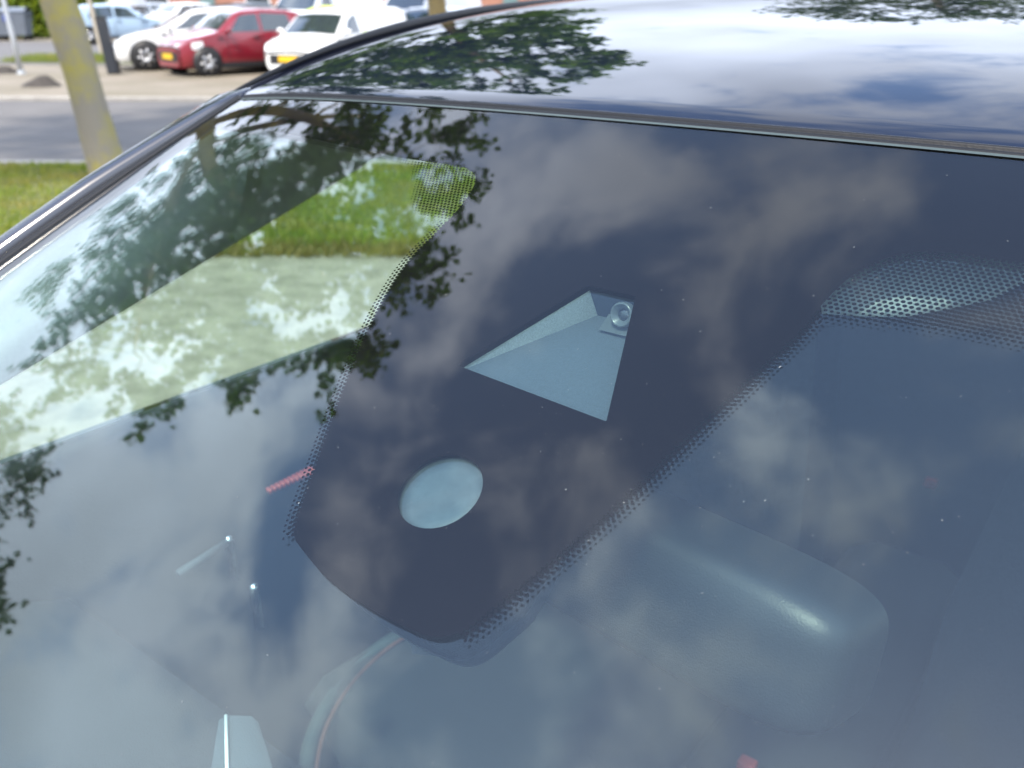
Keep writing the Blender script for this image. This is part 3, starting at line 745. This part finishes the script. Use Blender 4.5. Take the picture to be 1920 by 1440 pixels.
for sg in (-1, 1):
    MB().grid([[Lc(sg * s, r, z) for s, z in ((.66, 1.30), (.80, 1.12), (.88, .95), (.90, .7), (.86, .3))] for r in (1.98, 2.2, 2.45)], flip=(sg > 0)).build('rear_wing', PAINT, car)
    for r in (-1.25, 1.55):
        wh = MB().lathe([(.20, -.11), (.31, -.11), (.335, -.09), (.335, .09), (.31, .11), (.20, .11)], Lc(sg * .80, r, .335), 'x', 28).build('wheel', mat('tyre_black', (.02, .02, .02), .85), car)
        MB().lathe([(.02, -.10), (.20, -.112), (.21, 0), (.20, .112), (.02, .10)], Lc(sg * .80, r, .335), 'x', 20).build('rim', mat('rim_alloy', (.5, .5, .52), .3, .9), wh)

# ---- dust specks and scratches on the glass
rn = random.Random(5); dv, dfc = [], []
for i in range(1300):
    w_ = rn.uniform(-.47, .10); s = rn.uniform(-.32, .38)
    if rn.random() < .3: s = rn.gauss(-.06, .1); w_ = rn.gauss(-.2, .1)
    if not -.47 < w_ < .3: continue
    rad = rn.choice((.00006, .00008, .0001, .00014)) * (1.6 if rn.random() < .06 else 1); el = 1 + 3.5 * (rn.random() < .14); an = rn.uniform(0, math.pi)
    if i % 70 == 0: rad = rn.uniform(.0002, .0004); el = 1.3
    b = len(dv); k_ = 5
    for q in range(k_):
        a = 2 * math.pi * q / k_; x, y = rad * el * math.cos(a), rad * math.sin(a) * rn.uniform(.6, 1.2)
        dv.append(G(s + x * math.cos(an) - y * math.sin(an), w_ + x * math.sin(an) + y * math.cos(an), .0006))
    dfc.append(list(range(b, b + k_)))
o = obj('dust_specks', dv, dfc, mat('pale_dust', (.20, .215, .21), .9), ws, False); o['kind'] = 'stuff'; o['label'] = 'pale dust specks and tiny scratches on the glass'

# ------------------------------------------------------------------ parked vehicles in the background
TYRE = mat('tyre', (.02, .02, .022), .85); ALLOY = mat('alloy', (.62, .63, .65), .28, .85); WIN = mat('vehicle_glass', (.03, .04, .045), .05, coat=1.0, spec=.8)
LAMP = mat('lamp_clear', (.75, .77, .78), .12, spec=.8, coat=1.0); TAIL = mat('lamp_red', (.5, .03, .02), .2, coat=1.0); PLATE = mat('plate_yellow', (.78, .47, .02), .5); TRIM = mat('black_trim', (.02, .02, .022), .5)
def vehicle(name, label, cat, loc, head, paint, L=3.8, W=1.66, prof=None, belt=.95, glass=((.0, 1),), hub=.29, wb=(.16, .82), group=None, plate=True, stripe=None, rails=False):
    """prof: (x fraction from the nose, roofline height); windscreen/rear window given by glass dict; local +x is the nose"""
    t = empty(name, loc, head); tag(t, label, cat, group)
    Hm = max(z for x, z in prof)
    def zt(f): return float(np.interp(f, [p[0] for p in prof], [p[1] for p in prof]))
    def hw(f): return W / 2 * float(np.interp(f, [0, .02, .06, .14, .3, .85, .95, 1], [.72, .83, .93, .985, 1, .99, .93, .84]))
    fs = sorted(set(list(np.linspace(0, 1, 45)) + [p[0] for p in prof]))
    def sec(f):
        z = zt(f); h = hw(f); b_ = min(belt, z - .06)
        g_ = max(0, min(1, (z - belt) / max(.2, Hm - belt)))
        rw = h * (1 - .2 * g_) - .04
        x = L * (.5 - f)
        return [(x, h * .9, .2), (x, h, .32), (x, h * 1.005, (.32 + b_) / 2), (x, h * .985, b_), (x, rw + .02, max(b_ + .01, z - .07)), (x, rw - .05, max(b_ + .02, z - .02)), (x, rw * .5, z), (x, 0, z + .012)]
    rows = []
    for f in fs:
        q = sec(f); rows.append(q + [(a, -b_, c) for a, b_, c in q[-2::-1]])
    body = MB().grid(rows); n_ = len(rows[0])
    body.f.append(list(range(n_))); body.f.append(list(range((len(rows) - 1) * n_, len(rows) * n_))[::-1])
    bo = body.build('body', paint, t); bo.modifiers.new('n', 'WEIGHTED_NORMAL')
    G_ = glass
    def top(f, g_, o_=.008):
        q = sec(f); return (q[7][0], q[5][1] * g_ * .97, q[7][2] - (q[7][2] - q[5][2]) * g_ * g_ + o_)
    for nm, key in (('windscreen', 'ws'), ('rear_window', 'rw')):
        if key in G_:
            a, b_ = G_[key]
            MB().grid([[top(f, g_, .012) for g_ in np.linspace(-.97, .97, 11)] for f in np.linspace(a, b_, 7)]).build(nm, WIN, t)
    def side(f, v, sg, o_=.008):
        q = sec(f); a, b_ = q[3], q[4]; return (a[0], sg * (a[1] + (b_[1] - a[1]) * v + o_), a[2] + (b_[2] - a[2]) * v)
    for (a, b_, a2, b2) in G_.get('side', ()):
        for sg in (1, -1): MB().grid([[side(a + (a2 - a) * v + ((b_ + (b2 - b_) * v) - (a + (a2 - a) * v)) * u, .06 + .86 * v, sg) for u in np.linspace(0, 1, 7)] for v in np.linspace(0, 1, 5)]).build('side_window', WIN, t)
    for f in wb:
        for sg in (1, -1):
            x = L * (.5 - f); y = sg * (hw(f) - .02)
            MB().lathe([(hub * 1.22, 0), (hub * 1.22, .01 + .012)], (x, sg * (hw(f) - .0), hub + .02) if sg > 0 else (x, -hw(f) - .022, hub + .02), 'y', 24).build('wheel_arch', TRIM, t)
            wh = MB().lathe([(hub * .62, -.10), (hub * .94, -.10), (hub, -.07), (hub, .07), (hub * .94, .10), (hub * .62, .10)], (x, sg * (hw(f) - .055), hub), 'y', 24).build('wheel', TYRE, t)
            ri = MB().lathe([(.03, .105), (.06, .112), (hub * .2, .10), (hub * .62, .085), (hub * .68, .105), (hub * .68, -.105), (.03, -.105)], (x, sg * (hw(f) - .053), hub), 'y', 20).build('rim', mat('rim_dark', (.12, .12, .125), .5, .5), wh)
            mb_ = MB()
            for k_ in range(7):
                a = 2 * math.pi * k_ / 7; c_ = Vector((x, sg * (hw(f) - .053) + sg * .108, hub))
                mb_.tube([c_ + Vector((math.cos(a), 0, math.sin(a))) * .03, c_ + Vector((math.cos(a), 0, math.sin(a))) * hub * .66], [.03, .022], 5)
            mb_.build('spokes', ALLOY, wh)
    xf = L / 2
    for sg in (1, -1):
        # headlamp wrapped round the corner
        zl = zt(.03) - .12
        mb_ = MB(); rw_ = []
        for u in np.linspace(0, 1, 7):
            f = .012 + .13 * u ** 1.6; x = L * (.5 - f); y = hw(f) * (.60 + .405 * min(1, u * 1.5) ** .6)
            rw_.append([(x + .018 * (1 - u), sg * y, zl - .07 + .05 * u), (x + .03 * (1 - u), sg * (y + .008), zl + .01 + .05 * u), (x + .006, sg * (y - .006), zl + .08 + .06 * u)])
        mb_.grid(rw_, flip=(sg < 0)).build('headlamp', LAMP, t)
        mb_ = MB().grid([[(-L / 2 - .004 + .25 * u * u, sg * (hw(1) + (hw(.92) - hw(1)) * u + .006), z) for u in np.linspace(0, .6, 5)] for z in (belt - .22, belt + .02)], flip=(sg > 0)); mb_.build('tail_lamp', TAIL, t)
        f = G_['ws'][0] + .03; q = sec(f)
        mb_ = MB(); c_ = Vector((q[3][0] - .05, sg * (q[3][1] + .10), belt + .06)); rws = []
        for a, rr_ in ((-.07, .3), (-.05, .85), (0, 1), (.04, .8), (.05, .1)):
            rws.append([c_ + Vector((a * .8, .085 * rr_ * math.cos(k_), .062 * rr_ * math.sin(k_))) for k_ in np.linspace(0, 2 * math.pi, 12, endpoint=False)])
        mb_.grid(rws, close=True); mb_.box((c_.x, sg * (q[3][1] + .03), belt + .03), (.025, .06, .02)); mb_.build('door_mirror', paint, t)
        for fd in G_.get('doors', ()):
            x = L * (.5 - fd)
            MB().grid([[(x - .006, sg * (W / 2 * 1.004 + .004), z) for z in (.36, .6, belt - .02)], [(x + .006, sg * (W / 2 * 1.004 + .004), z) for z in (.36, .6, belt - .02)]]).build('door_gap', TRIM, t, False)
            MB().box((x + .16, sg * (W / 2 + .012), belt - .1), (.08, .012, .014)).build('door_handle', TRIM, t, False)
        MB().box((0, sg * (W / 2 - .03), .235), (L * .26, .035, .05)).build('side_sill', TRIM, t, False)
    # grille, bumper opening, plates
    bevel(MB().box((xf + .002, 0, zt(.02) - .22), (.014, W * .23, .035)).build('grille', TRIM, t, False), .01)
    bevel(MB().box((xf - .004, 0, .42), (.02, W * .30, .10)).build('bumper_opening', TRIM, t, False), .015)
    for sg in (1, -1): MB().lathe([(.045, 0), (.05, .02), (.005, .026)], (xf - .06, sg * W * .36, .42), 'x', 14).build('fog_lamp', LAMP, t)
    if plate:
        for x in (xf + .022, -xf - .012): MB().box((x, 0, .43 if x > 0 else .72), (.006, .26, .06)).build('number_plate', PLATE, t, False)
    if rails:
        for sg in (1, -1): MB().tube([(L * (.5 - f), sg * (W * .36), zt(f) + (.02 if f in (.36, .93) else .065)) for f in (.36, .40, .65, .9, .93)], .018, 6).build('roof_rail', TRIM, t)
    if stripe:
        for sg in (1, -1):
            MB().grid([[(L * (.5 - f), sg * (W / 2 + .010), z) for f in np.linspace(.42, .58, 5)] for z in (.55, .75, belt + .05)], flip=(sg < 0)).build('livery_patch', stripe, t)
        MB().grid([[(L * (.5 - f), y, zt(f) + .016 - .012 * abs(y) / .6) for y in np.linspace(-.55, .1, 6)] for f in (.36, .42, .5)]).build('roof_patch', stripe, t)
    return t
RED = mat('red_paint', (.22, .010, .022), .3, coat=1.0, var=.05); WHITE = mat('white_paint', (.80, .80, .78), .3, coat=1.0); BLUE = mat('pale_blue_paint', (.35, .47, .60), .3, coat=1.0)
DGREY = mat('dark_paint', (.05, .07, .09), .3, coat=1.0); SILV = mat('silver_paint', (.52, .54, .56), .3, .5, coat=1.0)
LIME = mat('lime_print', (.55, .68, .05), .5)
HATCH = [(0, .62), (.015, .70), (.05, .80), (.12, .88), (.24, .97), (.27, 1.0), (.40, 1.36), (.46, 1.42), (.6, 1.455), (.8, 1.42), (.88, 1.36), (.955, 1.02), (.985, .9), (1, .6)]
HG = dict(ws=(.27, .415), rw=(.885, .95), side=((.31, .55, .42, .55), (.57, .80, .57, .77)), doors=(.31, .56, .78))
WAGON = [(0, .58), (.015, .66), (.05, .78), (.12, .86), (.22, .95), (.25, .98), (.40, 1.36), (.46, 1.43), (.6, 1.47), (.85, 1.44), (.93, 1.38), (.97, 1.05), (1, .6)]
WG = dict(ws=(.25, .41), rw=(.935, .968), side=((.29, .52, .42, .52), (.54, .72, .54, .72), (.74, .88, .74, .86)), doors=(.30, .53, .73))
VAN = [(0, .56), (.012, .66), (.04, .76), (.12, .85), (.18, .90), (.20, .93), (.31, 1.30), (.37, 1.42), (.5, 1.50), (.9, 1.48), (.985, 1.42), (.995, 1.0), (1, .5)]
VG = dict(ws=(.20, .325), rw=(.986, .993), side=((.23, .40, .31, .40),), doors=(.22, .41))
BIG = [(0, .8), (.01, .95), (.04, 1.1), (.12, 1.22), (.15, 1.27), (.27, 2.0), (.33, 2.15), (.5, 2.2), (.98, 2.2), (.99, 1.4), (1, .7)]
BG_ = dict(ws=(.15, .28), rw=(.992, .995), side=((.19, .33, .27, .33),), doors=(.18, .34))
Hd = lambda dx, dy: math.atan2(dy, dx)
def at(front_xy, head, L): return (front_xy[0] - math.cos(head) * L / 2, front_xy[1] - math.sin(head) * L / 2, .012)
h = Hd(-.74, -.67)
vehicle('hatchback', 'red five-door hatchback with yellow plate, nose to the road, beside the white estate', 'car', at((-8.0, 22.4), h, 3.6), h, RED, 3.6, 1.66, HATCH, .93, HG)
h = Hd(-.93, -.36)
vehicle('estate_car', 'white estate car with roof rails partly hidden behind the red hatchback', 'car', at((-10.1, 24.5), h, 4.6), h, WHITE, 4.6, 1.8, WAGON, .95, WG, hub=.32, rails=True)
h = Hd(-.42, -.91)
vehicle('small_van', 'small white van with lime green print right of the red hatchback', 'van', at((-4.95, 21.3), h, 4.1), h, WHITE, 4.1, 1.72, VAN, .92, VG, hub=.31, stripe=LIME)
h = Hd(-.30, -.95)
vehicle('white_car', 'white car half hidden behind the dark roof, between the small van and the ochre trunk', 'car', at((-2.95, 26.5), h, 4.2), h, WHITE, 4.2, 1.76, HATCH, .95, HG, hub=.31)
h = Hd(-.45, -.9)
vehicle('panel_van', 'tall white panel van parked behind the small lime-printed van', 'van', at((-8.0, 33.5), h, 5.4), h, WHITE, 5.4, 2.0, BIG, 1.25, BG_, hub=.34)
vehicle('panel_van', 'tall white panel van behind the half-hidden white car', 'van', at((-4.3, 34.5), h, 5.4), h, WHITE, 5.4, 2.0, BIG, 1.25, BG_, hub=.34)
h = Hd(.85, .53)
vehicle('pale_blue_car', 'pale blue hatchback seen from behind, right of the lichen-streaked trunk', 'car', (-15.6, 38.6, .018), h, BLUE, 3.9, 1.7, HATCH, .93, HG)
h = Hd(-.55, -.83)
vehicle('dark_car', 'dark car far back above the white estate bonnet', 'car', (-13.2, 47.5, .012), h, DGREY, 4.3, 1.76, HATCH, .95, HG)
vehicle('white_car', 'small white car far back beside the dark car', 'car', (-16.0, 47.0, .012), h, WHITE, 4.0, 1.7, HATCH, .95, HG)
vehicle('silver_car', 'silver car far back just above the black post', 'car', (-18.4, 48.0, .012), h, SILV, 4.2, 1.74, HATCH, .95, HG)
h = Hd(-.3, -.95)
vehicle('blue_grey_car', 'blue-grey car at the far right beside the ochre trunk', 'car', (-.6, 31.5, .012), h, DGREY, 4.2, 1.76, HATCH, .95, HG)
h = Hd(-.97, .2)
vehicle('panel_van', 'white panel van with faint green print behind the pale blue car', 'van', (-20.6, 47.5, .012), h, WHITE, 5.6, 2.0, BIG, 1.25, BG_, hub=.34, stripe=mat('faint_green_print', (.25, .55, .32), .6))

# ------------------------------------------------------------------ street furniture
p = empty('charging_post', (-9.55, 22.9, .01)); tag(p, 'black flat post on the paving in front of the white estate', 'post')
bevel(MB().box((-.04, 0, .60), (.125, .06, .60), Matrix.Rotation(R(-4), 3, 'Y')).build('post_body', mat('black_post', (.018, .022, .03), .45, coat=.4), p, False), .02)
bevel(MB().box((.16, -.02, .16), (.03, .03, .17)).build('post_foot', TRIM, p, False), .008)
bevel(MB().box((-.085, 0, 1.235), (.12, .06, .045)).build('post_cap', mat('post_cap_black', (.012, .013, .016), .35), p, False), .012)
p = empty('lamp_pole', (-11.75, 22.9, .01)); tag(p, 'slim light grey steel pole at the far left edge of the paving', 'pole')
MB().tube([(0, 0, -.05), (-.04, 0, .9), (-.11, 0, 2.2), (-.2, 0, 4.2), (-.22, -.0, 5.0)], [.062, .06, .055, .05, .045], 12).build('shaft', mat('galvanised', (.50, .53, .56), .45, .4), p)
MB().lathe([(.10, 0), (.095, .05), (.065, .09)], (0, 0, 0), 'z', 16).build('pole_base', mat('galvanised_b', (.30, .32, .34), .6, .2), p)
MB().tube([(-.22, 0, 4.95), (-.1, -.3, 5.15), (.0, -.7, 5.2)], [.04, .05, .06], 8).build('lamp_head', TRIM, p)
# young tree behind: thin pale trunk
tree('thin pale young trunk in the grass strip left of the black post', (-12.55, 29.6, 0),
     [(-12.55, 29.6, -.05), (-12.6, 29.6, .4), (-12.75, 29.6, 2.2), (-12.9, 29.6, 4.5), (-12.9, 29.6, 6.5)], (-12.9, 29.6, 6.0), (1.9, 1.9, 2.2), 36, 7, 14, .15, 41, LF2, [.085, .075, .065, .05, .02], .8, bark=mat('pale_bark', (.45, .40, .33), .9, var=.15))
MB_ = MB()
sheet('grass_strip', [(-14.6, 27.1), (-9.4, 26.1), (-9.3, 28.4), (-14.4, 29.9)], .022, GRS)
o = blades(7000, (-14.4, -9.4), (27.0, 29.2), .16, .024, 'strip_blades', (.12, .18, .035), (.24, .27, .07)); tag(o, 'grass strip beside the black post', 'grass')
# small heaps of dark soil on the paving
def heap(label, x, y, rx, ry, hh, seed):
    r = random.Random(seed); rows = []
    for f, z in ((1, 0), (.8, .25), (.55, .6), (.3, .9), (.02, 1)):
        rows.append([(rx * f * math.cos(a) * r.uniform(.85, 1.1) + .25 * rx * (1 - f), ry * f * math.sin(a) * r.uniform(.85, 1.1), hh * z * r.uniform(.9, 1.05) - .01 * (f == 1)) for a in np.linspace(0, 2 * math.pi, 20, endpoint=False)])
    o = MB().grid(rows, close=True).build('soil_heap', mat('dark_soil', (.055, .048, .042), .95, var=.35, vscale=12, bump=1, bscale=60)); o.location = (x, y, .01)
    tag(o, label, 'soil heap')
heap('small pointed heap of dark soil on the beige paving by the lichen-streaked trunk', -9.75, 19.7, .42, .3, .22, 3)
heap('low heap of dark soil at the left edge near the grey pole', -12.4, 23.2, .5, .35, .17, 4)
# wheeled refuse containers
def container(label, x, y, rz):
    t = empty('refuse_container', (x, y, .0), rz); tag(t, label, 'container', 'refuse containers by the hedge')
    CM = mat('container_grey', (.13, .15, .18), .6, var=.08); 
    b_ = MB().grid([[(sx * (.60 + .09 * f), sy * (.42 + .09 * f), .22 + .93 * f) for sx, sy in ((-1, -1), (1, -1), (1, 1), (-1, 1))] for f in (0, .5, 1)], close=True); b_.f.append([0, 3, 2, 1])
    b_.build('bin_body', CM, t, False)
    MB().grid([[(x_, y_, 1.15 + .16 * math.cos(y_ / .54 * math.pi / 2)) for x_ in (-.72, -.3, .3, .72)] for y_ in np.linspace(-.54, .54, 9)]).build('lid', CM, t)
    MB().box((0, -.50, .9), (.16, .012, .13)).build('label_panel', mat('blue_label', (.05, .08, .30), .5), t, False)
    for sx in (-1, 1):
        for sy in (-1, 1): MB().lathe([(.03, -.03), (.10, -.03), (.10, .03), (.03, .03)], (sx * .52, sy * .34, .10), 'y', 14).build('castor', TYRE, t)
        MB().tube([(sx * .71, -.3, 1.0), (sx * .78, -.25, 1.0), (sx * .78, .25, 1.0), (sx * .71, .3, 1.0)], .02, 6).build('handle', TRIM, t)
container('dark grey wheeled refuse container with blue label before the hedge', -21.0, 41.0, R(8))
container('dark grey wheeled refuse container at the very left edge behind the pole', -22.9, 41.6, R(5))
# hedge
def hedge(label, x0, x1, y0, y1, hh, n, seed):
    t = empty('hedge', ((x0 + x1) / 2, (y0 + y1) / 2, 0)); tag(t, label, 'hedge')
    r = np.random.default_rng(seed); c = np.stack([r.uniform(x0, x1, n), r.uniform(y0, y1, n), hh * r.uniform(0, 1, n) ** .7], 1)
    k_ = r.integers(0, 3, n); c[:, 1] = np.where(k_ == 0, y0 + r.normal(0, .12, n), c[:, 1]); c[:, 2] = np.where(k_ == 1, hh + r.normal(0, .12, n), c[:, 2])
    c -= np.array([(x0 + x1) / 2, (y0 + y1) / 2, 0]); d_ = r.normal(0, 1, (n, 3)) + np.array([0, -.6, .5])
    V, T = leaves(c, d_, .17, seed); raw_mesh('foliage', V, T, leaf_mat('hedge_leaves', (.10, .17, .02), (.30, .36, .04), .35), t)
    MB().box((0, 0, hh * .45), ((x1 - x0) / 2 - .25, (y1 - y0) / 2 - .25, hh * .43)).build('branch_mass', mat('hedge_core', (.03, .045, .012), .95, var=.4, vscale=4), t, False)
hedge('bright yellow-green hedge behind the refuse containers', -27, -18.3, 43.2, 45.2, 2.3, 16000, 8)
# brick building along the back
bt = empty('brick_building', (-12, 66, 0)); tag(bt, 'red brick terrace far behind the parked cars', 'building')
BRK = mat('brick_far', (.33, .16, .11), .9, var=.18, vscale=3)
def wallbox(x0, x1, z0, z1): return MB().box(((x0 + x1) / 2, 0, (z0 + z1) / 2), ((x1 - x0) / 2, .15, (z1 - z0) / 2))
xs = list(np.arange(-34, 34.1, 3.4))
wallm = MB()
wallm.box((0, 4, 2.5), (34, 3.8, 2.5)); wallm.build('wall', BRK, bt, False)
MB().grid([[(-34.4, -.3, 5.0), (34.4, -.3, 5.0)], [(-34.4, 4, 7.6), (34.4, 4, 7.6)], [(-34.4, 8.3, 5.0), (34.4, 8.3, 5.0)]]).build('roof', mat('roof_tiles', (.16, .09, .07), .85, var=.25, vscale=2), bt, False)
for i, x in enumerate(xs[:-1]):
    for z0 in (.9, 3.1):
        if i % 3 == 1 and z0 < 1:
            MB().box((x + 1.7, .15, 1.05), (.5, .06, 1.05)).build('door', mat('door_paint', (.12, .2, .2), .5), bt, False); continue
        wn = MB().box((x + 1.7, .17, z0 + .7), (.85, .05, .75)).build('window', mat('window_frame', (.75, .75, .72), .5), bt, False)
        MB().box((x + 1.7, .115, z0 + .7), (.75, .01, .65)).build('pane', WIN, wn, False)
